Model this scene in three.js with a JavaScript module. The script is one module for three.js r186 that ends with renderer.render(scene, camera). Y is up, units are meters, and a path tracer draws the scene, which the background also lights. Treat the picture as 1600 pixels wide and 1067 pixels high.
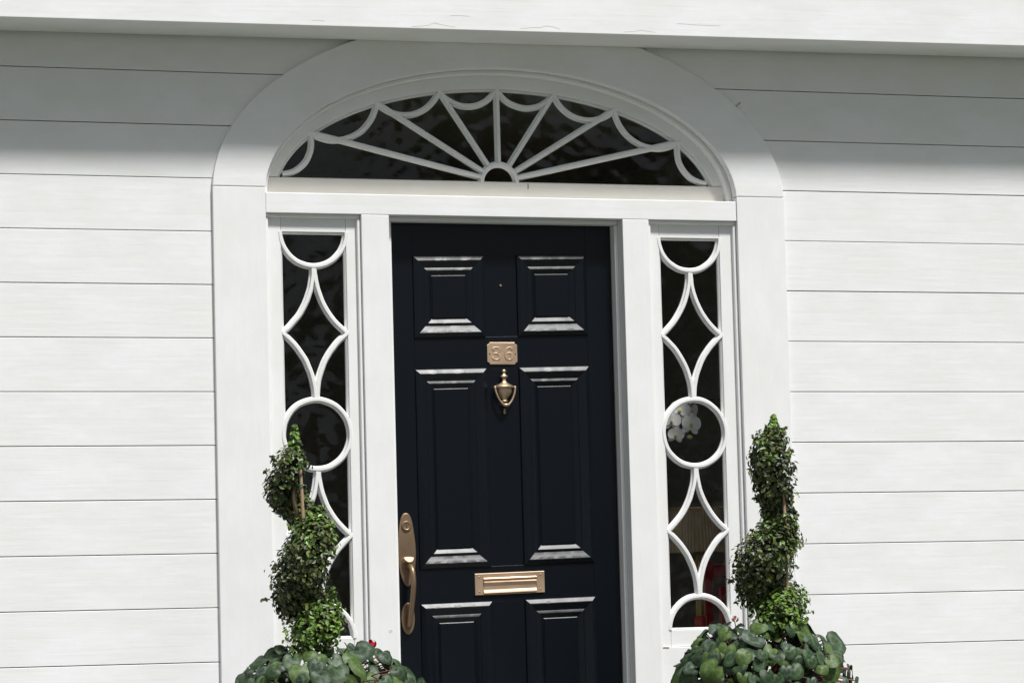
import * as THREE from 'three';
import { mergeGeometries, toCreasedNormals } from 'three/addons/utils/BufferGeometryUtils.js';
import { RoundedBoxGeometry } from 'three/addons/geometries/RoundedBoxGeometry.js';
import { FontLoader } from 'three/addons/loaders/FontLoader.js';
import { TextGeometry } from 'three/addons/geometries/TextGeometry.js';

/* ---------- camera, sky, sun, exposure ---------- */
const scene = new THREE.Scene();
const camera = new THREE.PerspectiveCamera(11.70, 1600 / 1067, 0.1, 600);
camera.position.set(-4.1715, 0.54, 12.0065);
camera.rotation.set(0.0908, -0.3349, -0.0262, 'YXZ');
scene.add(camera);

const renderer = new THREE.WebGLRenderer({ antialias: true });
renderer.toneMapping = THREE.LinearToneMapping;
renderer.toneMappingExposure = 1.52;
renderer.shadowMap.enabled = true;

const SUN_EL = 60 * Math.PI / 180, SUN_AZ = 0.33;      // high, a little to the right of square on to the front of the house
const sun = new THREE.DirectionalLight(new THREE.Color(1.0, 0.985, 0.965), 3.0);
sun.position.set(Math.sin(SUN_AZ) * Math.cos(SUN_EL) * 30, Math.sin(SUN_EL) * 30, Math.cos(SUN_AZ) * Math.cos(SUN_EL) * 30);
sun.target.position.set(0, 1.5, 0);
sun.castShadow = true;
sun.shadow.radius = 13;                                   // thin cloud veil: a soft sun
sun.shadow.mapSize.set(4096, 4096);
Object.assign(sun.shadow.camera, { left: -14, right: 14, top: 14, bottom: -14, near: 1, far: 80 });
scene.add(sun, sun.target);

// seeded random numbers and value noise
function rng(seed) { let a = seed >>> 0; return () => { a = (a + 0x6D2B79F5) | 0; let t = Math.imul(a ^ (a >>> 15), 1 | a); t = (t + Math.imul(t ^ (t >>> 7), 61 | t)) ^ t; return ((t ^ (t >>> 14)) >>> 0) / 4294967296; }; }
const R0 = rng(77);
function vnoise(seed) {
  const N = 256, r = rng(seed), tab = new Float32Array(N * N); for (let i = 0; i < N * N; i++) tab[i] = r();
  const sm = t => t * t * (3 - 2 * t), md = (i, p) => ((i % p) + p) % p;
  return (x, y, px = 256, py = 256) => {                  // periodic with px, py cells
    const xi = Math.floor(x), yi = Math.floor(y), fx = sm(x - xi), fy = sm(y - yi);
    const a = md(xi, px), b = md(xi + 1, px), c = md(yi, py), d = md(yi + 1, py);
    const t = (i, j) => tab[(j & 255) * N + (i & 255)];
    return (t(a, c) * (1 - fx) + t(b, c) * fx) * (1 - fy) + (t(a, d) * (1 - fx) + t(b, d) * fx) * fy;
  };
}
const vn = vnoise(5), vn2 = vnoise(9);
function fbm(u, v, fx, fy, oct = 4, n = vn) { let s = 0, a = 0.5, t = 0; for (let o = 0; o < oct; o++) { s += a * n(u * fx, v * fy, fx, fy); t += a; a *= 0.55; fx *= 2; fy *= 2; if (fx > 256 || fy > 256) break; } return s / t; }

// the sky: a bright thin overcast, a little brighter overhead, with faint cloud mottling
{
  const W = 256, H = 128, d = new Float32Array(W * H * 4);
  for (let j = 0; j < H; j++) for (let i = 0; i < W; i++) {
    const el = (j + 0.5) / H * Math.PI - Math.PI / 2, s = Math.max(0, Math.sin(el));
    const m = 0.45 + 1.1 * fbm(i / W, j / H, 16, 16, 4);
    const az = (i + 0.5) / W * 2 * Math.PI - Math.PI, ce = Math.cos(el);                    // the veil glows round the sun
    const ang = Math.acos(Math.min(1, Math.max(-1, (Math.cos(az) * ce * Math.sin(SUN_AZ) + Math.sin(az) * ce * Math.cos(SUN_AZ)) * Math.cos(SUN_EL) + Math.sin(el) * Math.sin(SUN_EL))));
    const L = (el < 0 ? 0.16 : 0.165 + 0.02 * s) * m, G = el < 0 ? 0 : 2.4 * Math.exp(-ang / 0.17) * m, k = (j * W + i) * 4;
    d[k] = L * 0.90 + G; d[k + 1] = L * 1.0 + G; d[k + 2] = L * 1.16 + G; d[k + 3] = 1;
  }
  const sky = new THREE.DataTexture(d, W, H, THREE.RGBAFormat, THREE.FloatType);
  sky.mapping = THREE.EquirectangularReflectionMapping; sky.magFilter = THREE.LinearFilter; sky.minFilter = THREE.LinearFilter; sky.needsUpdate = true;
  scene.background = sky; scene.environment = sky;
}

/* ---------- helpers ---------- */
const taken = {};
function numbered(n) { if (taken[n] === undefined) { taken[n] = 0; return n; } taken[n]++; return n + '_' + String(taken[n]).padStart(3, '0'); }
function mesh(name, g, m, parent) {
  if (!g.attributes.normal) g.computeVertexNormals();
  const o = new THREE.Mesh(g, m); o.castShadow = o.receiveShadow = true;
  o.name = parent ? name : numbered(name); (parent || scene).add(o); return o;
}
function thing(name, label, category, [x, y, z] = [0, 0, 0], group) {
  const o = new THREE.Group(); o.name = numbered(name); o.position.set(x, y, z); scene.add(o);
  o.userData = { label, category }; if (group) o.userData.group = group; return o;
}
function struct(name, g, m) { const o = mesh(name, g, m); o.userData.kind = 'structure'; return o; }
function uvBox(g, tile = 0.6, swap = false, off = true) {         // texture coordinates in metres, one projection for each way a face points
  const p = g.attributes.position, n = g.attributes.normal || (g.computeVertexNormals(), g.attributes.normal);
  const uv = new Float32Array(p.count * 2), ox = off ? R0() : 0, oy = off ? R0() : 0;
  for (let i = 0; i < p.count; i++) {
    const ax = Math.abs(n.getX(i)), ay = Math.abs(n.getY(i)), az = Math.abs(n.getZ(i));
    let u, v;
    if (az >= ax && az >= ay) { u = p.getX(i); v = p.getY(i); } else if (ay >= ax) { u = p.getX(i); v = p.getZ(i); } else { u = p.getZ(i); v = p.getY(i); }
    if (swap) [u, v] = [v, u];
    uv[2 * i] = u / tile + ox; uv[2 * i + 1] = v / tile + oy;
  }
  g.setAttribute('uv', new THREE.BufferAttribute(uv, 2)); return g;
}
function box(x0, x1, y0, y1, z0, z1, swap = false, r = 0.0025) {  // eased-edge board between two corners
  const w = x1 - x0, h = y1 - y0, d = z1 - z0;
  const g = r ? new RoundedBoxGeometry(w, h, d, 2, Math.min(r, w / 2.1, h / 2.1, d / 2.1)) : new THREE.BoxGeometry(w, h, d);
  g.translate((x0 + x1) / 2, (y0 + y1) / 2, (z0 + z1) / 2); return uvBox(g, 0.6, swap);
}
function extr(shape, z0, depth, swap = false, bevel = 0.002, seg = 48) {
  const g = new THREE.ExtrudeGeometry(shape, { depth: depth - 2 * bevel, bevelEnabled: bevel > 0, bevelThickness: bevel, bevelSize: bevel, bevelOffset: -bevel, bevelSegments: 2, curveSegments: seg });
  g.translate(0, 0, z0 + bevel); return uvBox(g, 0.6, swap);
}
function sweep(path, prof, z0, closed = false, crease = 0.5) {    // a moulding profile [across, height] run along a path in the plane of the wall
  const n = path.length, P = [];
  for (let i = 0; i < n; i++) {
    const a = closed ? path[(i + n - 1) % n] : path[Math.max(0, i - 1)], b = path[i], c = closed ? path[(i + 1) % n] : path[Math.min(n - 1, i + 1)];
    let d1 = [b[0] - a[0], b[1] - a[1]], d2 = [c[0] - b[0], c[1] - b[1]];
    const l1 = Math.hypot(...d1), l2 = Math.hypot(...d2);
    if (l1 < 1e-9) d1 = d2.map(v => v / l2); else d1 = d1.map(v => v / l1);
    if (l2 < 1e-9) d2 = d1; else d2 = d2.map(v => v / l2);
    let nx = -(d1[1] + d2[1]), ny = d1[0] + d2[0]; const l = Math.hypot(nx, ny); nx /= l; ny /= l;
    const k = 1 / Math.max(0.3, nx * -d1[1] + ny * d1[0]);
    P.push(prof.map(([u, w]) => [b[0] + nx * u * k, b[1] + ny * u * k, z0 + w]));
  }
  const v = [], m = prof.length, q = (a, b, c, d) => v.push(...a, ...b, ...c, ...a, ...c, ...d);
  for (let i = 0; i < (closed ? n : n - 1); i++) { const A = P[i], B = P[(i + 1) % n]; for (let j = 0; j < m - 1; j++) q(A[j], B[j], B[j + 1], A[j + 1]); }
  if (!closed) for (const [E, f] of [[P[0], 0], [P[n - 1], 1]]) for (let j = 1; j < m - 1; j++) f ? v.push(...E[0], ...E[j + 1], ...E[j]) : v.push(...E[0], ...E[j], ...E[j + 1]);
  let g = new THREE.BufferGeometry(); g.setAttribute('position', new THREE.BufferAttribute(new Float32Array(v), 3));
  g.computeVertexNormals(); g = toCreasedNormals(g, crease); return uvBox(g, 0.3);
}
function arcPts(cx, cy, r, a0, a1, n, ry = r) { const o = []; for (let i = 0; i <= n; i++) { const a = a0 + (a1 - a0) * i / n; o.push([cx + r * Math.cos(a), cy + ry * Math.sin(a)]); } return o; }
function shapeOf(pts) { return new THREE.Shape(pts.map(p => new THREE.Vector2(p[0], p[1]))); }
const uneven = pts => pts.map(([x, y]) => [x + 0.0016 * (vn(30 + x * 40, 30 + y * 40) - 0.5), y + 0.0016 * (vn2(30 + x * 40, 30 + y * 40) - 0.5)]);
function tube(pts, r, seg = 20, rad = 8, close = false) { return new THREE.TubeGeometry(new THREE.CatmullRomCurve3(pts.map(p => new THREE.Vector3(...p)), close), seg, r, rad, close); }
function lathe(pts, seg = 32) { return new THREE.LatheGeometry(pts.map(p => new THREE.Vector2(...p)), seg); }
function sh(g, k = 0.023) { g.applyMatrix4(new THREE.Matrix4().set(1, 0, 0, 0, k, 1, 0, 0, 0, 0, 1, 0, 0, 0, 0, 1)); return g; }   // the old door hangs out of square

/* ---------- materials ---------- */
function tex(S, fn, srgb) {
  const d = new Uint8Array(S * S * 4);
  for (let j = 0; j < S; j++) for (let i = 0; i < S; i++) { const c = fn(i / S, j / S), k = (j * S + i) * 4; for (let q = 0; q < 3; q++) d[k + q] = Math.max(0, Math.min(255, (Array.isArray(c) ? c[q] : c) * 255)); d[k + 3] = 255; }
  const t = new THREE.DataTexture(d, S, S); t.wrapS = t.wrapT = THREE.RepeatWrapping; t.magFilter = THREE.LinearFilter; t.minFilter = THREE.LinearMipmapLinearFilter; t.generateMipmaps = true;
  if (srgb) t.colorSpace = THREE.SRGBColorSpace; t.needsUpdate = true; return t;
}
const paintBump = tex(512, (u, v) => {                             // brush strokes along u, some nibs and blisters in the coats
  const s = fbm(u, v, 4, 50, 3), b = fbm(u, v, 9, 14, 3, vn2), nib = Math.pow(vn(u * 128, v * 128, 128, 128), 30);
  return 0.5 * s + 0.4 * b + 0.25 * nib;
});
const paintCol = tex(512, (u, v) => {                              // layered white paint: faint yellowed and greyed patches, fine specks
  const a = fbm(u, v, 5, 8, 4), s = Math.pow(vn2(u * 200, v * 200, 200, 200), 60), g = fbm(u, v, 3, 24, 3, vn2);
  const k = 0.93 + 0.04 * (a - 0.5) + 0.012 * (g - 0.5) - 0.2 * s;
  return [k, k * 0.998, k * (0.996 + 0.025 * (a - 0.5))];
}, true);
const M = {};
M.white = new THREE.MeshStandardMaterial({ color: new THREE.Color(0.97, 0.97, 0.965), map: paintCol, bumpMap: paintBump, bumpScale: 0.0007, roughness: 0.55 });
M.sash = new THREE.MeshStandardMaterial({ color: new THREE.Color(0.95, 0.95, 0.935), map: paintCol, bumpMap: paintBump, bumpScale: 0.0005, roughness: 0.5 });
M.cream = new THREE.MeshStandardMaterial({ color: new THREE.Color(0.86, 0.83, 0.75), map: paintCol, bumpMap: paintBump, bumpScale: 0.001, roughness: 0.55 });
M.crack = new THREE.MeshStandardMaterial({ color: new THREE.Color(0.58, 0.56, 0.53), roughness: 0.9 });
M.rust = new THREE.MeshStandardMaterial({ color: new THREE.Color(0.26, 0.17, 0.12), roughness: 0.9 });
M.gap = new THREE.MeshStandardMaterial({ color: new THREE.Color(0.2, 0.19, 0.17), roughness: 0.95 });
const doorBump = tex(512, (u, v) => 0.55 * fbm(u, v, 20, 5, 3) + 0.45 * fbm(u, v, 9, 9, 4, vn2));
M.door = new THREE.MeshPhysicalMaterial({ color: new THREE.Color(0.0004, 0.0022, 0.0050), roughness: 0.6, bumpMap: doorBump, bumpScale: 0.0007, clearcoat: 0.85, clearcoatRoughness: 0.33, specularIntensity: 0.0 });
const brassRough = tex(256, (u, v) => 0.42 + 0.3 * fbm(u, v, 8, 8, 4));
M.brass = new THREE.MeshStandardMaterial({ color: new THREE.Color(0.60, 0.43, 0.295), metalness: 0.8, roughness: 0.85, roughnessMap: brassRough });
M.oldBrass = new THREE.MeshStandardMaterial({ color: new THREE.Color(0.30, 0.205, 0.13), metalness: 0.8, roughness: 0.8, roughnessMap: brassRough });
M.goldBrass = new THREE.MeshStandardMaterial({ color: new THREE.Color(0.46, 0.34, 0.23), metalness: 0.85, roughness: 0.75, roughnessMap: brassRough });
M.darkHole = new THREE.MeshStandardMaterial({ color: new THREE.Color(0.02, 0.015, 0.01), roughness: 0.8 });
const glassBump = tex(256, (u, v) => fbm(u, v, 6, 8, 2)); glassBump.repeat.set(2.2, 2.2);
M.glass = new THREE.MeshPhysicalMaterial({ color: 0xffffff, roughness: 0.02, bumpMap: glassBump, bumpScale: 0.0022, transmission: 1, thickness: 0, ior: 1.5 });

/* ---------- measures (metres; wall face z = 0, porch floor y = 0) ---------- */
const DO = 0.475, SI = 0.585, SO = 0.9585, HB = 2.178, HT = 2.256;   // door opening, sidelight opening inner / outer, header bottom / top
const EL = { c: [0.9585, 0.500], o: [1.162, 0.686], l: [0.941, 0.484], s: [0.942, 0.485], g: [0.900, 0.4315] };
const YF = 2.326;                                                   // bottom of the fanlight glass
const elp = (e, a) => [e[0] * Math.cos(a), HT + e[1] * Math.sin(a)];

/* ---------- ground, walk, steps, street ---------- */
const groundTex = (a, b, f) => tex(256, (u, v) => { const k = fbm(u, v, f, f, 5), s = vn(u * 128, v * 128, 128, 128); return a.map((c, i) => c + (b[i] - c) * k + 0.08 * (s - 0.5)); }, true);
function matT(a, b, f, rough, tile) { return new THREE.MeshStandardMaterial({ map: groundTex(a, b, f), roughness: rough }); }
function slab(x0, x1, y0, y1, z0, z1, tile) { const g = new THREE.BoxGeometry(x1 - x0, y1 - y0, z1 - z0); g.translate((x0 + x1) / 2, (y0 + y1) / 2, (z0 + z1) / 2); return uvBox(g, tile); }
{
  const grass = matT([0.22, 0.26, 0.17], [0.34, 0.37, 0.26], 12, 0.95), stone = matT([0.42, 0.42, 0.42], [0.52, 0.52, 0.51], 8, 0.85), asphalt = matT([0.25, 0.25, 0.25], [0.31, 0.31, 0.31], 16, 0.9);
  struct('ground', uvBox(new THREE.PlaneGeometry(400, 400).rotateX(-Math.PI / 2).translate(0, -1.02, 0), 3), grass);
  struct('landing', slab(-2.2, 2.2, -1.016, -0.005, 0.03, 1.5, 1.2), stone);
  for (let k = 0; k < 5; k++) struct('step', slab(-1.6, 1.6, -1.016, -0.17 * (k + 1), 1.5 + 0.3 * k, 1.5 + 0.3 * (k + 1) - 0.002, 1.2), stone);
  struct('walkway', slab(-1.6, 1.6, -1.03, -1.008, 3.01, 7.6, 1.2), stone);
  struct('pavement', slab(-60, 60, -1.03, -1.0, 7.61, 10.0, 1.2), stone);
  struct('road', slab(-60, 60, -1.2, -1.012, 10.01, 17, 2), asphalt);
}

/* ---------- house front: wall core, flush boards ---------- */
const house = thing('house_front', 'white painted house wall of wide flush boards around the black front door', 'house');
{
  const out = [[-6, -1.0], [-SO - 0.03, -1.0]].concat([[-SO - 0.03, HT]]);
  for (let i = 0; i <= 48; i++) { const a = Math.PI - Math.PI * i / 48; out.push([(EL.c[0] + 0.03) * Math.cos(a), HT + (EL.c[1] + 0.03) * Math.sin(a)]); }
  out.push([SO + 0.03, -1.0], [6, -1.0], [6, 6], [-6, 6]);
  mesh('wall_core', extr(shapeOf(out), -0.30, 0.262, false, 0), M.gap, house);
  // boards 0.2 m high, butted end to end; the ends round the doorway run in behind the arched casing
  const y0 = 2.7055 - 0.2 * 19;
  for (let k = 0; k < 36; k++) {
    const yb = y0 + 0.2 * k + 0.0015, yt = yb + 0.197; if (yb > 5.95) break;
    for (const s of [-1, 1]) {
      const inner = y => { if (y <= HT) return 1.06; const t = (y - HT) / 0.60; return t >= 1 ? 0 : 1.06 * Math.sqrt(1 - t * t); };
      const xi = inner(yb + 0.0), xt = inner(yt);
      const cuts = [6];
      if (Math.abs(yb - 2.707) < 0.01) { cuts.length = 0; cuts.push(6, s < 0 ? 0.575 : 0.60); }
      const zf = -0.0145 + (R0() - 0.5) * 0.002;
      for (let c = 0; c < cuts.length; c++) {
        const xo = cuts[c] - 0.0012, last = c === cuts.length - 1;
        const pts = [[xo, yb], [xo, yt]];
        if (last) { for (let i = 0; i <= 6; i++) { const y = yt + (yb - yt) * i / 6; pts.push([Math.max(0.001, inner(y)), y]); } } else pts.push([cuts[c + 1] + 0.0012, yt], [cuts[c + 1] + 0.0012, yb]);
        const P = pts.map(p => [s * p[0], p[1]]); if (s > 0) P.reverse();
        if (last && cuts[c] - Math.min(xi, xt) < 0.01) continue;
        mesh('board', extr(shapeOf(P), zf - 0.022, 0.022, false, 0.0018, 8), M.white, house);
      }
    }
  }
  // open end cracks where boards meet the curved casing
  const crack = (pts, w = 0.0016, z = -0.0125) => mesh('open_joint', sweep(pts, [[-w, 0], [-w, 0.0012], [w, 0.0012], [w, 0]], z), M.gap, house);
  crack([[0.9715, 2.634], [0.982, 2.643], [0.995, 2.653]], 0.0016);
  // ceiling of the wall behind: blocks the attic
}

/* ---------- door surround: arched casing, pilaster casings, posts, header, linings ---------- */
const surr = thing('door_surround', 'white timber doorway surround with arched casing, header and square posts', 'door frame');
{
  const JY = 2.276, a0 = Math.asin((JY - HT) / EL.o[1]), a1 = Math.asin((JY - HT) / EL.c[1]);
  const P = [];
  for (let i = 0; i <= 72; i++) P.push(elp(EL.o, a0 + (Math.PI - 2 * a0) * i / 72));
  for (let i = 0; i <= 72; i++) P.push(elp(EL.c, Math.PI - a1 - (Math.PI - 2 * a1) * i / 72));
  mesh('arch_casing', extr(shapeOf(P), -0.034, 0.038, false, 0.003), M.white, surr);
  for (const s of [-1, 1]) {
    const x0 = s < 0 ? -EL.o[0] : SO, x1 = s < 0 ? -SO : EL.o[0];
    mesh('pilaster_casing', box(x0, x1, 0, JY - 0.0022, -0.034, 0.0045, true), M.white, surr);
    mesh('post', box(s < 0 ? -SI : DO, s < 0 ? -DO : SI, 0, HB - 0.0006, -0.17, 0, true, 0.003), M.white, surr);
    mesh('side_lining', box(s < 0 ? -SO - 0.029 : SO, s < 0 ? -SO : SO + 0.029, 0, HT - 0.001, -0.17, -0.0345, true, 0.001), M.white, surr);
  }
  mesh('header', box(-SO + 0.0018, SO - 0.0018, HB, HT, -0.17, 0, false, 0.003), M.white, surr);
  const ring = (name, eo, ei, z0, d, m, y = HT, b = 0.0025) => {
    const s0 = Math.asin((y - HT) / eo[1]), s1 = Math.asin((y - HT) / ei[1]), Q = [];
    for (let i = 0; i <= 72; i++) Q.push(elp(eo, s0 + (Math.PI - 2 * s0) * i / 72));
    for (let i = 0; i <= 72; i++) Q.push(elp(ei, Math.PI - s1 - (Math.PI - 2 * s1) * i / 72));
    return mesh(name, extr(shapeOf(Q), z0, d, false, b), m, surr);
  };
  ring('arch_lining', [EL.c[0] + 0.028, EL.c[1] + 0.028], EL.c, -0.17, 0.135, M.white, HT + 0.0005, 0.001);
  ring('arch_stop', EL.c.map(v => v - 0.0004), EL.l, -0.17, 0.132, M.white, HT + 0.0006, 0.004);
  // stops round the door and the sidelights
  const st = (x0, x1, y0, y1, z0, z1, sw) => mesh('stop', box(x0, x1, y0, y1, z0, z1, sw, 0.004), M.white, surr);
  st(-DO + 0.0004, -DO + 0.024, 0, HB - 0.0172, -0.098, -0.052, true); st(DO - 0.016, DO - 0.0004, 0, HB - 0.0172, -0.098, -0.052, true);
  st(-DO + 0.0006, DO - 0.0006, HB - 0.0165, HB - 0.0004, -0.098, -0.052);
  for (const s of [-1, 1]) {
    const A = s < 0 ? -SO : SI, B = s < 0 ? -SI : SO;
    st(A + 0.0004, A + 0.013, 0.30, HB - 0.0142, -0.06, -0.014, true); st(B - 0.013, B - 0.0004, 0.30, HB - 0.0142, -0.06, -0.014, true);
    st(A + 0.0006, B - 0.0006, HB - 0.0135, HB - 0.0004, -0.06, -0.014);
    mesh('apron_panel', box(A + 0.001, B - 0.001, 0.002, 0.515, -0.09, -0.022, false), M.white, surr);
  }
  mesh('knot_mark', new THREE.TorusGeometry(0.0062, 0.0009, 5, 4).scale(1.1, 0.9, 1).translate(-0.506, 0.604, 0.0002), M.crack, surr);
  mesh('rust_streak', sweep([[0.589, 0.512], [0.606, 0.514], [0.625, 0.513]], [[-0.0016, 0], [-0.0016, 0.001], [0.0016, 0.001], [0.0016, 0]], -0.0218), M.rust, surr);
  mesh('threshold', box(-DO + 0.001, DO - 0.001, -0.004, 0.02, -0.2, 0.06, false), M.gap, surr);
}

/* ---------- muntins and panes ---------- */
const MP = (w, d, b) => [[-w, 0], [-w, d * 0.28], [-w * 0.60, d * 0.52], [-b, d * 0.94], [-b * 0.7, d], [b * 0.7, d], [b, d * 0.94], [w * 0.60, d * 0.52], [w, d * 0.28], [w, 0]];
function pane(parent, pts, z, r) {
  const g = new THREE.ShapeGeometry(shapeOf(pts), 4); g.computeBoundingBox(); const c = g.boundingBox.getCenter(new THREE.Vector3());
  g.translate(-c.x, -c.y, 0); const o = mesh('pane', g, M.glass, parent); o.position.set(c.x, c.y, z);
  o.rotation.set((r() - 0.5) * 0.012, (r() - 0.5) * 0.014, 0); return o;      // hand-set glass: no two panes quite in line
}

/* ---------- fanlight ---------- */
const fan = thing('fanlight', 'arched fanlight window with sunburst glazing bars and scallops above the black door', 'window');
{
  const r = rng(31), zf = -0.076, zg = -0.097, aS = Math.asin((YF - HT) / EL.g[1]);
  const P = [elp(EL.s, 0.012)]; for (let i = 1; i <= 72; i++) P.push(elp(EL.s, 0.012 + (Math.PI - 0.024) * i / 72));
  const H = []; for (let i = 0; i <= 72; i++) H.push(elp(EL.g, aS + (Math.PI - 2 * aS) * i / 72));
  P[0][0] = EL.s[0] - 0.002; P[72][0] = -P[0][0];
  // sash: curved head + bottom rail
  const head = P.concat([[-EL.s[0] + 0.002, YF]]).concat(H.slice().reverse()).concat([[EL.s[0] - 0.002, YF]]);
  const hp = []; const aO = Math.asin((YF - HT) / EL.s[1]);
  for (let i = 0; i <= 72; i++) hp.push(elp(EL.s, aO + (Math.PI - 2 * aO) * i / 72));
  for (let i = 0; i <= 72; i++) hp.push(elp(EL.g, Math.PI - aS - (Math.PI - 2 * aS) * i / 72));
  mesh('sash_head', extr(shapeOf(hp), zf - 0.045, 0.045, false, 0.004), M.sash, fan);
  mesh('bottom_rail', box(-EL.s[0] + 0.002, EL.s[0] - 0.002, HT + 0.0008, YF - 0.0006, zf - 0.045, zf + 0.002, false, 0.004), M.cream, fan);
  // glazing bead round the glass
  mesh('bead', sweep(H, [[0, 0], [0, 0.012], [0.004, 0.015], [0.010, 0.008], [0.0105, 0]], zg + 0.001), M.sash, fan);
  const J = [[0.868, YF + 0.012], [0.757, 2.500], [0.487, 2.6215], [0.235, 2.675], [0, 2.6875], [-0.235, 2.675], [-0.487, 2.6215], [-0.757, 2.500], [-0.868, YF + 0.012]];
  const C = [0, YF], rh = 0.0715;
  const sc = [];                                                   // scallops: shallow arcs hung between the ends of the bars
  for (let i = 0; i < 8; i++) {
    const a = J[i], b = J[i + 1], mx = (a[0] + b[0]) / 2, my = (a[1] + b[1]) / 2, ch = Math.hypot(b[0] - a[0], b[1] - a[1]);
    let nx = b[1] - a[1], ny = -(b[0] - a[0]); const l = Math.hypot(nx, ny); nx /= l; ny /= l; if (nx * (C[0] - mx) + ny * (C[1] - my) < 0) { nx = -nx; ny = -ny; }
    const sag = ch * ((i === 0 || i === 7) ? 0.25 : 0.27), Rr = (ch * ch / 4 + sag * sag) / (2 * sag), cx = mx - nx * (Rr - sag), cy = my - ny * (Rr - sag);
    let t0 = Math.atan2(a[1] - cy, a[0] - cx), t1 = Math.atan2(b[1] - cy, b[0] - cx); if (t1 - t0 > Math.PI) t1 -= 2 * Math.PI; if (t1 - t0 < -Math.PI) t1 += 2 * Math.PI;
    const pts = arcPts(cx, cy, Rr, t0, t1, 22); sc.push(pts);
    mesh('scallop_bar', sweep(uneven(pts), MP(0.0125, 0.0195 + 0.0004 * (i % 2), 0.0062), zg + 0.001), M.sash, fan);
  }
  for (let i = 1; i < 8; i++) {
    const dx = J[i][0] - C[0], dy = J[i][1] - C[1], l = Math.hypot(dx, dy), n = 2;
    mesh('radial_bar', sweep([[C[0] + dx / l * rh, C[1] + dy / l * rh], [J[i][0] + dx / l * 0.006, J[i][1] + dy / l * 0.006]], MP(0.012, 0.0212 + 0.0002 * i, 0.006), zg + 0.001), M.sash, fan);
  }
  mesh('hub_ring', sweep(arcPts(C[0], C[1] - 0.003, rh, 0, Math.PI, 28), MP(0.0125, 0.0235, 0.0065), zg + 0.001), M.sash, fan);
  // panes
  const eA = p => Math.atan2((p[1] - HT) / EL.g[1], p[0] / EL.g[0]);
  const hubA = i => Math.atan2(J[i][1] - C[1], J[i][0] - C[0]);
  for (let i = 0; i < 8; i++) {
    const t0 = eA(J[i]), t1 = eA(J[i + 1]), arc = []; for (let k = 0; k <= 12; k++) arc.push(elp(EL.g, t0 + (t1 - t0) * k / 12));
    pane(fan, arc.concat(sc[i].slice(1, -1).reverse()), zg, r);
    const h0 = i === 0 ? 0 : hubA(i), h1 = i === 7 ? Math.PI : hubA(i + 1);
    const hub = arcPts(C[0], C[1], rh, h1, h0, 6); let poly = sc[i].concat(hub);
    if (i === 0) poly = sc[i].concat(hub, [[0.868, YF]]); if (i === 7) poly = sc[i].concat([[-0.868, YF]], hub);
    pane(fan, poly, zg, r);
  }
  pane(fan, arcPts(C[0], C[1], rh, 0, Math.PI, 16), zg, r);
  mesh('rust_spot', sweep([[0.115, 2.318], [0.1155, 2.307], [0.1145, 2.299]], [[-0.002, 0], [-0.002, 0.002], [0.002, 0.002], [0.002, 0]], zf + 0.001), M.rust, fan);
}

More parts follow.
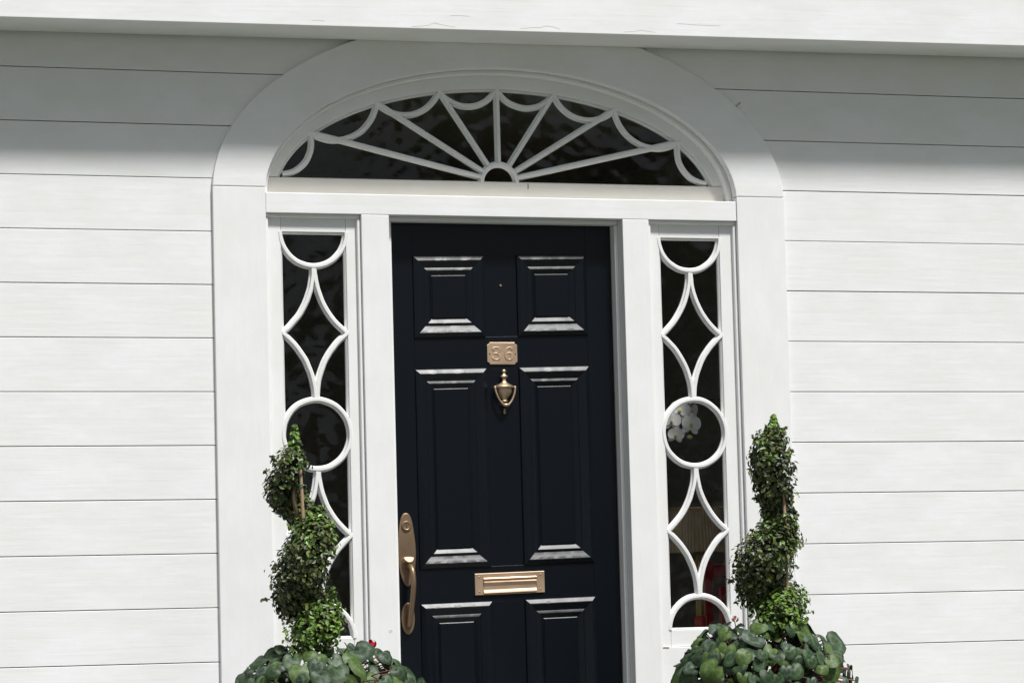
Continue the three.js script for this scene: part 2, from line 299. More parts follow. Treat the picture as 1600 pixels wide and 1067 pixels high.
/* ---------- sidelights ---------- */
const GA = 0.6385, GB = 0.8932, YG = 2.111, UU = 0.3822;
for (const s of [-1, 1]) {
  const r = rng(s < 0 ? 41 : 43);
  const sl = thing('sidelight_window', s < 0 ? 'tall narrow sidelight with curved bars, behind the full spiral topiary nearest the door handle' : 'tall narrow sidelight with curved bars, white orchid and red furniture showing through its glass', 'window', [0, 0, 0], 'sidelights flanking the door');
  const gx0 = s < 0 ? -GB : GA, gx1 = s < 0 ? -GA : GB, ox0 = (s < 0 ? -SO : SI) + 0.0005, ox1 = (s < 0 ? -SI : SO) - 0.0005, zf = -0.031, zg = -0.052, yb = YG - 4 * UU, x0 = (gx0 + gx1) / 2, w = (gx1 - gx0) / 2;
  mesh('stile', box(ox0, gx0, 0.516, HB - 0.001, zf - 0.04, zf, true), M.sash, sl); mesh('stile', box(gx1, ox1, 0.516, HB - 0.001, zf - 0.04, zf, true), M.sash, sl);
  mesh('top_rail', box(gx0 + 0.0006, gx1 - 0.0006, YG, HB - 0.001, zf - 0.04, zf - 0.0008, false), M.sash, sl);
  mesh('bottom_rail', box(gx0 + 0.0006, gx1 - 0.0006, 0.516, yb, zf - 0.04, zf - 0.0008, false), M.sash, sl);
  mesh('bead', sweep([[gx0, yb], [gx1, yb], [gx1, YG], [gx0, YG]], [[0, 0], [0, 0.012], [0.003, 0.0145], [0.0075, 0.008], [0.008, 0]], zg + 0.001, true), M.sash, sl);
  const rc = 0.1295, N = 0.135, dxA = w - 0.003, dyA = UU - N, ph = 2 * Math.atan(dxA / dyA), RA = dyA / Math.sin(ph);
  const bar = (pts, k, closed) => mesh(closed ? 'ring_bar' : 'curved_bar', sweep(uneven(pts), MP(0.0125, 0.0208 + k * 0.0004, 0.0065), zg + 0.001, closed), M.sash, sl);
  const arcD = (sx, sy, yc) => {                                   // one side of a diamond: from beside the circle (vertical) out to the cusp on the stile
    const o = []; for (let i = 0; i <= 20; i++) { const t = ph * i / 20; o.push([x0 + sx * (0.003 + RA * (1 - Math.cos(t))), yc + sy * (dyA - RA * Math.sin(t))]); } return o;
  };
  const half1 = arcPts(x0, YG + 0.001, rc, Math.PI, 2 * Math.PI, 32), half2 = arcPts(x0, yb - 0.001, rc, 0, Math.PI, 32);
  bar(half1, 6); bar(half2, 6);
  bar(arcPts(x0, YG - 2 * UU, rc + 0.0015, 0, 2 * Math.PI * 63 / 64, 63), 7, true);
  const inset = pts => pts;
  for (const [yc, top, bot] of [[YG - UU, YG, YG - 2 * UU], [YG - 3 * UU, YG - 2 * UU, yb]]) {
    const A = {}; let k = 0;
    for (const sy of [1, -1]) for (const sx of [1, -1]) { const a = arcD(sx, sy, yc); A[sx + ',' + sy] = a; bar(a, ++k); }
    // diamond pane
    pane(sl, A['1,1'].concat(A['1,-1'].slice(0, -1).reverse(), A['-1,-1'].slice(1), A['-1,1'].slice(0, -1).reverse()), zg, r);
    for (const sy of [1, -1]) for (const sx of [1, -1]) {          // the four pieces between stile, circle and diamond
      const cy = sy > 0 ? top : bot, cp = []; const aa = -sy * Math.PI / 2, ab = sx > 0 ? 0 : (sy > 0 ? -Math.PI : Math.PI);
      for (let i = 0; i <= 12; i++) { const t = aa + (ab - aa) * i / 12; cp.push([x0 + rc * Math.cos(t), cy + rc * Math.sin(t)]); }
      const q = cp.filter(p => Math.abs(p[0] - x0) <= w).concat([[x0 + sx * w, cy + (sy > 0 ? -0.02 : 0.02)]], A[sx + ',' + sy].slice().reverse());
      pane(sl, q, zg, r);
    }
  }
  pane(sl, half1.filter(p => p[1] <= YG), zg, r); pane(sl, half2.filter(p => p[1] >= yb), zg, r);
  pane(sl, arcPts(x0, YG - 2 * UU, rc, 0, 2 * Math.PI * 31 / 32, 31), zg, r);
}

/* ---------- front door ---------- */
const door = thing('front_door', 'glossy black six panel front door with brass hardware and number 36', 'door');
const ZD = -0.10;
{
  const r = rng(61);
  const Ymap = { t: [2.042, 1.724], m: [1.6055, 0.842], b: [0.7118, 0.23] };
  const ps = [[0.0655, 0.3555]];
  const put = (n, g, p = door, m = M.door) => mesh(n, sh(g), m, p);
  const L = 0.4585, sxI = 0.3545, mxO = 0.0665;
  // leaf: stiles, rails and mullions, each a board of its own
  put('core', box(-L + 0.001, L - 0.001, 0.022, 2.161, ZD - 0.045, ZD - 0.004, true, 0));
  for (const s of [-1, 1]) put('stile', box(s < 0 ? -L : sxI, s < 0 ? -sxI : L, 0.021, 2.168, ZD - 0.0039, ZD, true, 0.0012));
  const rails = [[Ymap.t[0] - 0.002, 2.1675], [Ymap.m[0] - 0.002, Ymap.t[1] + 0.002], [Ymap.b[0] - 0.002, Ymap.m[1] + 0.002], [0.021, Ymap.b[1] + 0.002]];
  for (const [a, b] of rails) put('rail', box(-sxI + 0.0003, sxI - 0.0003, a, b, ZD - 0.0039, ZD - 0.0006, false, 0.0012));
  for (const k of ['t', 'm', 'b']) put('mullion', box(-mxO, mxO, Ymap[k][1] + 0.0023, Ymap[k][0] - 0.0023, ZD - 0.0039, ZD - 0.0016, true, 0.0012));
  // raised panels in heavy mouldings
  const prof = [[0, -0.003], [0.001, 0.003], [0.0028, 0.0060], [0.0170, 0.0143], [0.0195, 0.0152], [0.0212, 0.0147], [0.0330, 0.0090], [0.0450, 0.0031], [0.0467, 0.0024], [0.0540, 0.0058], [0.0565, 0.0066], [0.0580, 0.0063], [0.0660, 0.0020], [0.0735, -0.0025], [0.0755, -0.0026], [0.0800, 0.0003], [0.0825, 0.0020]];
  for (const k of ['t', 'm', 'b']) for (const s of [-1, 1]) {
    const x0 = s < 0 ? -0.3555 : 0.0655, x1 = s < 0 ? -0.0655 : 0.3555, y1 = Ymap[k][0], y0 = Ymap[k][1];
    const o = put('panel', box(x0 + 0.078, x1 - 0.078, y0 + 0.078, y1 - 0.078, ZD - 0.0039, ZD + 0.0021, true, 0.001));
    // moulding: four runs between mitred corners, a hair uneven from hand planing and many coats
    const C4 = [[x0, y0, 1, 1], [x1, y0, -1, 1], [x1, y1, -1, -1], [x0, y1, 1, -1]], V = [];
    for (let i = 0; i < 4; i++) {
      const A = C4[i], B = C4[(i + 1) % 4], n = Math.max(8, Math.round(Math.hypot(B[0] - A[0], B[1] - A[1]) / 0.009)), rows = [];
      for (let q = 0; q <= n; q++) {
        const t = q / n, ed = Math.min(1, 6 * t, 6 * (1 - t));
        rows.push(prof.map(([u, w], j) => {
          const ax = A[0] + A[2] * u, ay = A[1] + A[3] * u, bx = B[0] + B[2] * u, by = B[1] + B[3] * u, X = ax + (bx - ax) * t, Y = ay + (by - ay) * t;
          const wv = ed * (0.0007 * (vn(90 + (X + Y) * 38 + j * 0.35, 40 + s * 9 + i * 5 + y0 * 3) - 0.5) + 0.00010 * (r() - 0.5));
          return [X, Y, ZD + w + (j > 0 && j < prof.length - 1 ? wv : 0)];
        }));
      }
      for (let q = 0; q < n; q++) for (let j = 0; j < prof.length - 1; j++) { const a = rows[q][j], b = rows[q + 1][j], c = rows[q + 1][j + 1], d = rows[q][j + 1]; V.push(...a, ...b, ...c, ...a, ...c, ...d); }
    }
    let mg = new THREE.BufferGeometry(); mg.setAttribute('position', new THREE.BufferAttribute(new Float32Array(V), 3)); mg.computeVertexNormals(); mg = uvBox(toCreasedNormals(mg, 0.16), 0.3);
    mesh('moulding', sh(mg), M.door, o);
  }
  // spy hole
  const sp = new THREE.CylinderGeometry(0.0045, 0.005, 0.004, 16).rotateX(Math.PI / 2).translate(0, 1.9245, ZD + 0.0015); mesh('spy_hole', sp, M.goldBrass, door);

  // number plate with scooped corners
  const pw = 0.0615, ph = 0.0432, c = 0.0105, cx = -0.0007, cy = 1.6605, S = new THREE.Shape();
  S.moveTo(-pw + c, -ph); S.lineTo(pw - c, -ph); S.lineTo(pw - c * 0.75, -ph + c * 0.55); S.lineTo(pw, -ph + c); S.lineTo(pw, ph - c); S.lineTo(pw - c * 0.75, ph - c * 0.55); S.lineTo(pw - c, ph); S.lineTo(-pw + c, ph); S.lineTo(-pw + c * 0.75, ph - c * 0.55); S.lineTo(-pw, ph - c); S.lineTo(-pw, -ph + c); S.lineTo(-pw + c * 0.75, -ph + c * 0.55); S.closePath();
  const plate = mesh('number_plate', extr(S, 0, 0.006, false, 0.0018), M.brass, door); plate.position.set(cx, cy, ZD - 0.001); plate.userData.label = 'brass number plate reading 36';
  const font = await new FontLoader().loadAsync('fonts/droid/droid_serif_bold.typeface.json');
  const glyph = (t, x) => {
    const g = new TextGeometry(t, { font, size: 0.051, depth: 0.0004, curveSegments: 8, bevelEnabled: true, bevelThickness: 0.0026, bevelSize: 0.0016, bevelOffset: -0.0014, bevelSegments: 3 });
    g.scale(1.14, 1, 1); g.translate(x, -0.0262, 0.0052); mesh('numeral', g, M.brass, plate);
  };
  glyph('3', -0.0455); glyph('6', 0.0035);
  for (const s of [-1, 1]) { const g = new THREE.CylinderGeometry(0.0026, 0.0026, 0.0012, 12).rotateX(Math.PI / 2).translate(s * 0.0525, -0.003, 0.0058); mesh('screw', g, M.darkHole, plate); }

  // urn knocker
  const kn = new THREE.Group(); kn.name = 'door_knocker'; kn.position.set(0.0015, 0, ZD); door.add(kn);
  const urn = lathe([[0, 1.470], [0.010, 1.471], [0.0135, 1.474], [0.0135, 1.477], [0.009, 1.479], [0.013, 1.486], [0.021, 1.494], [0.0275, 1.505], [0.0300, 1.516], [0.0305, 1.524], [0.034, 1.5255], [0.0375, 1.5275], [0.0375, 1.5325], [0.034, 1.5355], [0.024, 1.540], [0.015, 1.5455], [0.0085, 1.552], [0.0075, 1.560], [0.0085, 1.564], [0.0145, 1.5675], [0.0155, 1.571], [0.012, 1.5755], [0.006, 1.579], [0.0048, 1.583], [0.0075, 1.587], [0.0085, 1.591], [0.0065, 1.596], [0, 1.5985]], 32);
  urn.scale(1, 1, 0.62); urn.translate(0, 0, 0.012); mesh('urn', urn, M.goldBrass, kn);
  const ring = []; for (let i = 0; i <= 24; i++) { const t = Math.PI * i / 24, x = 0.0405 * Math.cos(t), k = Math.sin(t); ring.push([x * (1 - 0.10 * k * k), 1.5265 - 0.0685 * Math.pow(k, 1.25), 0.020 + 0.008 * k]); }
  mesh('striker_ring', tube(ring, 0.0044, 48, 10), M.goldBrass, kn);
  for (const s of [-1, 1]) mesh('pivot', new THREE.SphereGeometry(0.0062, 14, 10).translate(s * 0.0405, 1.528, 0.018), M.goldBrass, kn);
  mesh('striker_boss', new THREE.SphereGeometry(0.0125, 18, 12).scale(1.25, 0.62, 0.8).translate(0, 1.459, 0.026), M.goldBrass, kn);
  mesh('strike_pin', lathe([[0, 1.4245], [0.0045, 1.427], [0.006, 1.432], [0.0045, 1.437], [0.003, 1.441], [0.0035, 1.445], [0, 1.4465]], 16).translate(0, 0, 0.006), M.goldBrass, kn);

  // letter slot
  const ls = new THREE.Group(); ls.name = 'letter_slot'; door.add(ls); ls.position.set(0.0055, 0.7765, ZD);
  const lw = 0.1415, lh = 0.0415, fi = 0.108, ft = 0.0225;
  const FS = shapeOf([[-lw, -lh], [lw, -lh], [lw, lh], [-lw, lh]]); FS.holes.push(new THREE.Path([[-fi, -lh + 0.004], [-fi, ft + 0.006], [fi, ft + 0.006], [fi, -lh + 0.004]].map(p => new THREE.Vector2(...p))));
  mesh('frame_plate', sh(extr(FS, -0.001, 0.008, false, 0.002)), M.brass, ls);
  const fp = [[-0.0378, 0.002], [-0.0372, 0.008], [-0.0345, 0.0122], [-0.031, 0.0118], [-0.026, 0.0085], [-0.016, 0.0055], [-0.006, 0.0075], [0.001, 0.012], [0.006, 0.0135], [0.0095, 0.011], [0.0112, 0.006], [0.0128, 0.005], [0.0145, 0.008], [0.017, 0.012], [0.020, 0.013], [0.0235, 0.011], [0.026, 0.003]];
  mesh('flap', sh(sweep([[-fi + 0.0012, 0], [fi - 0.0012, 0]], fp, 0, false, 0.7)), M.brass, ls);
  for (const s of [-1, 1]) for (const y of [0.028, -0.028]) mesh('screw', sh(new THREE.SphereGeometry(0.0035, 12, 8).scale(1, 1, 0.4).translate(s * 0.124, y, 0.0072)), M.goldBrass, ls);

  // handle set
  const hs = new THREE.Group(); hs.name = 'door_handle'; hs.position.set(-0.4065, 0, ZD); door.add(hs);
  const PL = new THREE.Shape(); PL.moveTo(0, 1.0505); PL.bezierCurveTo(0.017, 1.0505, 0.0235, 1.028, 0.0285, 0.995); PL.bezierCurveTo(0.034, 0.955, 0.038, 0.925, 0.037, 0.893); PL.bezierCurveTo(0.0355, 0.85, 0.028, 0.775, 0.002, 0.770); PL.bezierCurveTo(-0.022, 0.775, -0.0355, 0.85, -0.037, 0.893); PL.bezierCurveTo(-0.038, 0.925, -0.034, 0.955, -0.0285, 0.995); PL.bezierCurveTo(-0.0235, 1.028, -0.017, 1.0505, 0, 1.0505);
  mesh('escutcheon', extr(PL, -0.001, 0.011, true, 0.0045, 20), M.oldBrass, hs);
  const RS = new THREE.Shape(); RS.absellipse(0, 0.650, 0.0275, 0.0605, 0, Math.PI * 2); mesh('lower_rose', extr(RS, -0.001, 0.010, true, 0.0045, 32), M.oldBrass, hs);
  const lk = mesh('lock_cylinder', lathe([[0.0, 0.0045], [0.0115, 0.0045], [0.0125, 0.006], [0.0165, 0.0075], [0.019, 0.005], [0.0195, 0]], 28).rotateX(Math.PI / 2).translate(0, 1.0005, 0.0095), M.oldBrass, hs);
  mesh('keyhole', new THREE.BoxGeometry(0.0022, 0.009, 0.001).translate(0, 0.998, 0.0146), M.darkHole, hs);
  mesh('grip', tube([[0.004, 0.842, 0.006], [0.005, 0.846, 0.030], [0.0065, 0.832, 0.052], [0.008, 0.79, 0.060], [0.0065, 0.735, 0.052], [0.003, 0.680, 0.038], [0.0005, 0.640, 0.027], [0, 0.622, 0.018], [0, 0.619, 0.004]], 0.0105, 60, 14), M.oldBrass, hs);
  const TL = new THREE.Shape(); TL.moveTo(-0.019, 0.006); TL.quadraticCurveTo(0, 0.013, 0.019, 0.006); TL.quadraticCurveTo(0.014, -0.014, 0, -0.016); TL.quadraticCurveTo(-0.014, -0.014, -0.019, 0.006);
  const th = mesh('thumb_latch', new THREE.ExtrudeGeometry(TL, { depth: 0.004, bevelEnabled: true, bevelThickness: 0.0015, bevelSize: 0.0015, bevelSegments: 2 }), M.brass, hs); th.position.set(0.002, 0.872, 0.026); th.rotation.x = -0.75;
}

/* ---------- entrance hood ---------- */
const hood = thing('entrance_hood', 'white boxed hood with cracked painted fascia over the doorway', 'hood');
{
  const hg = new THREE.Group(); const y = 2.8487, z1 = 0.27, tl = 0.0088;
  const put = (n, g, m) => { g.applyMatrix4(new THREE.Matrix4().makeRotationZ(tl)); return mesh(n, g, m, hood); };
  put('soffit', box(-3.2, 3.2, y + 0.002, y + 0.02, 0.0055, z1 - 0.0205, false, 0.001), M.white);
  put('fascia', box(-3.2, 3.2, y, y + 0.42, z1 - 0.02, z1, false, 0.004), M.white);
  put('top_board', box(-3.26, 3.26, y + 0.4205, y + 0.45, 0.0055, z1 + 0.06, false, 0.003), M.white);
  for (const s of [-1, 1]) put('end_board', box(s < 0 ? -3.2 : 3.18, s < 0 ? -3.18 : 3.2, y + 0.021, y + 0.42, 0.0055, z1 - 0.0205, false, 0.001), M.white);
  const crk = pts => mesh('paint_crack', sweep(pts.map(p => [p[0], p[1] + y + p[0] * tl]), [[-0.0007, 0], [-0.0007, 0.0007], [0.0007, 0.0007], [0.0007, 0]], z1 - 0.0002), M.crack, hood);
  crk([[-0.45, 0.009], [-0.41, 0.012], [-0.385, 0.016], [-0.362, 0.026], [-0.34, 0.020], [-0.31, 0.015], [-0.28, 0.012]]);
  crk([[-0.02, 0.013], [0.03, 0.018], [0.06, 0.019], [0.085, 0.026], [0.11, 0.023], [0.14, 0.014]]);
  crk([[0.40, 0.011], [0.44, 0.014], [0.47, 0.020], [0.5, 0.016], [0.53, 0.013]]);
  crk([[-0.84, 0.021], [-0.81, 0.0225], [-0.79, 0.019]]); crk([[-0.30, 0.055], [-0.26, 0.056], [-0.22, 0.054]]); crk([[0.62, 0.05], [0.70, 0.047], [0.80, 0.046]]);
}

/* ---------- the hall behind the glass ---------- */
{
  const pl = new THREE.MeshStandardMaterial({ map: groundTex([0.66, 0.65, 0.62], [0.72, 0.71, 0.68], 6), roughness: 0.9 }), fl = new THREE.MeshStandardMaterial({ map: groundTex([0.42, 0.31, 0.22], [0.52, 0.38, 0.27], 10), roughness: 0.6 });
  struct('hall_floor', slab(-2.4, 2.4, -0.2, -0.01, -5.2, -0.175, 1), fl);
  struct('hall_ceiling', slab(-2.4, 2.4, 3.1, 3.25, -5.2, -0.305, 1), pl);
  for (const s of [-1, 1]) {
    const x0 = s < 0 ? -2.55 : 2.4, x1 = x0 + 0.15, Z0 = -3.4, Z1 = -0.5;
    const g = [slab(x0, x1, -0.2, 0.3, -5.2, -0.305, 1), slab(x0, x1, 2.8, 3.25, -5.2, -0.305, 1), slab(x0, x1, 0.3, 2.8, Z1, -0.305, 1), slab(x0, x1, 0.3, 2.8, -5.2, Z0, 1)];
    struct(s < 0 ? 'hall_wall_left' : 'hall_wall_right', mergeGeometries(g), pl);
    const hw = thing('side_window', s < 0 ? 'plain window in the side wall of the hall nearer the door handle' : 'plain window in the side wall of the hall farther from the door handle', 'window', [s * 2.475, 0.3, (Z0 + Z1) / 2], 'hall side windows');
    mesh('pane', new THREE.PlaneGeometry(2.9, 2.5).rotateY(Math.PI / 2).translate(0, 1.25, 0), M.glass, hw);
    for (const z of [-1.449, -0.02, 1.409]) mesh('upright', box(-0.03, 0.03, 0.001, 2.499, z, z + 0.04, true, 0.003), M.white, hw);
  }
  struct('hall_wall_back', slab(-2.55, 2.55, -0.2, 3.25, -5.35, -5.2, 1), pl);
}
const wood = new THREE.MeshStandardMaterial({ color: new THREE.Color(0.05, 0.025, 0.014), roughness: 0.4 });
{
  const t = thing('hall_table', 'dark hall table carrying the lamp and orchid behind the sidelight glass', 'table', [1.0, 0, -0.34]);
  mesh('tabletop', box(-0.38, 0.38, 0.42, 0.45, -0.14, 0.19, false, 0.004), wood, t);
  for (const x of [-0.34, 0.34]) for (const z of [-0.11, 0.16]) mesh('leg', box(x - 0.02, x + 0.02, -0.01, 0.4195, z - 0.02, z + 0.02, true, 0.003), wood, t);
  // table lamp with pleated shade
  const lamp = thing('table_lamp', 'lamp with pleated brown shade, brass column and red foot seen through sidelight glass', 'lamp', [0.915, 0.45, -0.40]);
  const red = new THREE.MeshStandardMaterial({ color: new THREE.Color(0.65, 0.035, 0.03), roughness: 0.4 }), gold = new THREE.MeshStandardMaterial({ color: new THREE.Color(0.55, 0.38, 0.14), metalness: 0.7, roughness: 0.4 }), shadeM = new THREE.MeshStandardMaterial({ color: new THREE.Color(0.42, 0.33, 0.21), roughness: 0.9, side: THREE.DoubleSide });
  mesh('foot', lathe([[0, 0], [0.05, 0], [0.052, 0.01], [0.026, 0.016], [0.0255, 0.185], [0, 0.187]], 24), red, lamp);
  mesh('column', lathe([[0.0185, 0.187], [0.0185, 0.40], [0.012, 0.41], [0.01, 0.46], [0, 0.46]], 20), gold, lamp);
  const v = [], n = 120, rr = (i, t) => (0.112 + 0.018 * (1 - t)) + (i % 2 ? 0.004 : -0.004);
  for (let i = 0; i < n; i++) { const a = i / n * 2 * Math.PI, b = (i + 1) / n * 2 * Math.PI, p = (k, an, t) => [rr(k, t) * Math.cos(an), 0.44 + 0.175 * t, rr(k, t) * Math.sin(an)]; const A = p(i, a, 0), B = p(i + 1, b, 0), C = p(i + 1, b, 1), D = p(i, a, 1); v.push(...A, ...C, ...B, ...A, ...D, ...C); }
  const sg = new THREE.BufferGeometry(); sg.setAttribute('position', new THREE.BufferAttribute(new Float32Array(v), 3)); sg.computeVertexNormals(); const shd = mesh('lamp_shade', sg, shadeM, lamp);
  mesh('trim', new THREE.TorusGeometry(0.113, 0.0045, 8, 48).rotateX(Math.PI / 2).translate(0, 0.615, 0), gold, shd);
  // red chair at the far side of the table
  const ch = thing('red_chair', 'red painted chair with square back behind the lamp in the sidelight', 'chair', [1.16, 0, -0.55]);
  ch.rotation.y = 0.35;
  mesh('top_rail', box(-0.17, 0.17, 0.79, 0.845, -0.02, 0.02, false, 0.006), red, ch);
  mesh('back_panel', box(-0.118, 0.115, 0.56, 0.755, -0.012, 0.008, false, 0.004), red, ch);
  for (const x of [-1, 1]) { mesh('back_post', box(x * 0.19 - 0.019, x * 0.19 + 0.019, -0.01, 0.86, -0.018, 0.018, true, 0.004), red, ch); mesh('leg', box(x * 0.19 - 0.018, x * 0.19 + 0.018, -0.01, 0.439, -0.36, -0.325, true, 0.004), red, ch); }
  mesh('seat', box(-0.21, 0.21, 0.44, 0.475, -0.37, -0.02, false, 0.006), red, ch);
  // orchid
  const or = thing('orchid', 'white orchid blossoms on an arching stem behind the sidelight glass', 'plant', [1.11, 0.45, -0.33]);
  const pet = new THREE.MeshStandardMaterial({ color: new THREE.Color(0.86, 0.86, 0.84), roughness: 0.7, side: THREE.DoubleSide }), gr = new THREE.MeshStandardMaterial({ color: new THREE.Color(0.10, 0.14, 0.04), roughness: 0.6 }), yel = new THREE.MeshStandardMaterial({ color: new THREE.Color(0.62, 0.55, 0.16), roughness: 0.6 });
  mesh('pot', lathe([[0, 0], [0.05, 0], [0.065, 0.12], [0.06, 0.12], [0.055, 0.10], [0, 0.10]], 24), pet, or);
  mesh('stem', tube([[0, 0.1, 0], [0.02, 0.45, -0.01], [0.02, 0.80, 0], [-0.06, 1.02, 0.02], [-0.2, 1.05, 0.04], [-0.34, 0.95, 0.05]], 0.003, 40, 6), gr, or);
  const r = rng(90);
  const petal = (L, W) => { const g = new THREE.CircleGeometry(1, 14); const p = g.attributes.position; for (let i = 0; i < p.count; i++) { const x = p.getX(i), y = p.getY(i); p.setXYZ(i, x * W, y * L + L * 0.85, 0.16 * L * (x * x + y * y) - 0.02 * L * y); } g.computeVertexNormals(); return g; };
  const big = petal(0.021, 0.024), small = petal(0.022, 0.0135);
  for (const [x, y, z, s, ry, rx] of [[-0.150, 1.005, 0.05, 1.1, -0.3, 0.15], [-0.115, 0.945, 0.07, 1.15, 0.1, 0.05], [-0.185, 0.96, 0.05, 1.0, -0.5, 0.0], [-0.175, 0.905, 0.06, 0.9, -0.2, 0.3], [-0.095, 1.0, 0.03, 1.0, 0.5, 0.1]]) {
    const f = new THREE.Group(); f.name = 'flower'; f.position.set(x - 0.155, y, z); f.rotation.set(rx, ry, (r() - 0.5) * 0.5); f.scale.setScalar(s); or.add(f);
    for (const [a, g] of [[0, small], [1.25, big], [-1.25, big], [2.35, small], [-2.35, small]]) { const m = mesh('petal', g, pet, f); m.rotation.z = a; if (g === big) m.position.z = 0.003; }
    mesh('lip', new THREE.SphereGeometry(0.0065, 10, 8).scale(1, 1.3, 1).translate(0, -0.004, 0.006), yel, f);
  }
  mesh('bud', new THREE.SphereGeometry(0.009, 12, 8).scale(1.3, 0.9, 1).translate(-0.273, 0.895, 0.065), yel, or);
  for (let i = 0; i < 4; i++) { const g = petal(0.09, 0.028); g.rotateX(-0.9).rotateY(i * 1.6 + 0.4).translate(0, 0.10, 0); mesh('leaf', g, gr, or); }
}

/* ---------- planters, cyclamen, spiral topiaries ---------- */
function leafTex(seed, a, b, c) {
  const S = 128, n = vnoise(seed);
  return tex(S, (u, v) => {
    const x = u * 2 - 1, y = v * 2 - 1, rr = Math.hypot(x, y), th = Math.atan2(x, y);
    const mar = Math.exp(-Math.pow((rr - 0.58 + 0.12 * (n(u * 9, v * 9) - 0.5)) / 0.15, 2)) * (0.35 + 0.65 * n(u * 14, v * 14));      // pale marbled band of a cyclamen leaf
    let vein = 0; for (const t of [0, 0.75, -0.75, 1.5, -1.5, 2.3, -2.3]) { let d = Math.abs(th - t - 0.08 * Math.sin(rr * 6)); vein = Math.max(vein, Math.exp(-Math.pow(d * rr / 0.022, 2)) * (1 - rr * 0.6)); }
    const k = n(u * 24, v * 24) * 0.3;
    return [0, 1, 2].map(i => (a[i] * (1 - k) + b[i] * k) * (1 - 0.75 * mar) + c[i] * 0.75 * mar + 0.3 * vein * c[i]);
  }, true);
}
const leafMs = [leafTex(3, [0.16, 0.235, 0.14], [0.22, 0.30, 0.17], [0.38, 0.46, 0.34]), leafTex(4, [0.11, 0.18, 0.095], [0.20, 0.29, 0.13], [0.29, 0.37, 0.25]), leafTex(8, [0.23, 0.31, 0.13], [0.31, 0.39, 0.16], [0.38, 0.46, 0.28]), leafTex(12, [0.15, 0.21, 0.15], [0.19, 0.26, 0.18], [0.42, 0.48, 0.41])]
  .map(t => new THREE.MeshPhysicalMaterial({ map: t, roughness: 0.5, side: THREE.DoubleSide, specularIntensity: 0.7 }));
const stemM = new THREE.MeshStandardMaterial({ color: new THREE.Color(0.16, 0.055, 0.04), roughness: 0.6 });
function heartLeaf(seed) {                                         // heart-shaped blade, wavy rim, joined to its stalk at the notch
  const r = rng(seed), n = 18, V = [0, 0, 0], U = [0.5, 0.42], I = [], w1 = r() * 6, w2 = 0.06 + r() * 0.10, cup = 0.14 + r() * 0.34, fold = r() * 0.34 - 0.06;
  for (let k = 1; k <= 2; k++) for (let i = 0; i < n; i++) {
    const th = (i / n) * 2 * Math.PI, d = Math.abs(((th + Math.PI) % (2 * Math.PI)) - Math.PI), notch = 1 - 0.62 * Math.exp(-Math.pow((Math.PI - d) / 0.36, 2));
    const rr = (k / 2) * notch * (0.96 + 0.10 * Math.cos(d) ) * (k === 2 ? 1 + 0.03 * ((i % 2) - 0.5) : 1);
    const x = Math.sin(th) * rr * 0.98, y = Math.cos(th) * rr, e = rr * rr;
    V.push(x, y, -cup * e + fold * Math.abs(x) + (k === 2 ? w2 * Math.sin(3 * th + w1) : 0)); U.push(0.5 + x * 0.48, 0.5 + y * 0.48);
  }
  U[0] = U[1] = 0.5;
  for (let i = 0; i < n; i++) { const j = (i + 1) % n; I.push(0, 1 + j, 1 + i, 1 + i, 1 + j, 1 + n + j, 1 + i, 1 + n + j, 1 + n + i); }
  const g = new THREE.BufferGeometry(); g.setAttribute('position', new THREE.BufferAttribute(new Float32Array(V), 3)); g.setAttribute('uv', new THREE.BufferAttribute(new Float32Array(U), 2)); g.setIndex(I); g.computeVertexNormals(); return g;
}
const leafGs = [1, 2, 3, 4, 5, 6].map(k => heartLeaf(100 + k));
const planterM = new THREE.MeshStandardMaterial({ color: new THREE.Color(0.03, 0.03, 0.032), roughness: 0.6 }), soilM = new THREE.MeshStandardMaterial({ map: groundTex([0.10, 0.06, 0.04], [0.24, 0.14, 0.10], 24), roughness: 1 });
const petalM = new THREE.MeshStandardMaterial({ color: new THREE.Color(0.55, 0.012, 0.03), roughness: 0.6, side: THREE.DoubleSide }), pinkM = new THREE.MeshStandardMaterial({ color: new THREE.Color(0.78, 0.42, 0.34), roughness: 0.6, side: THREE.DoubleSide });

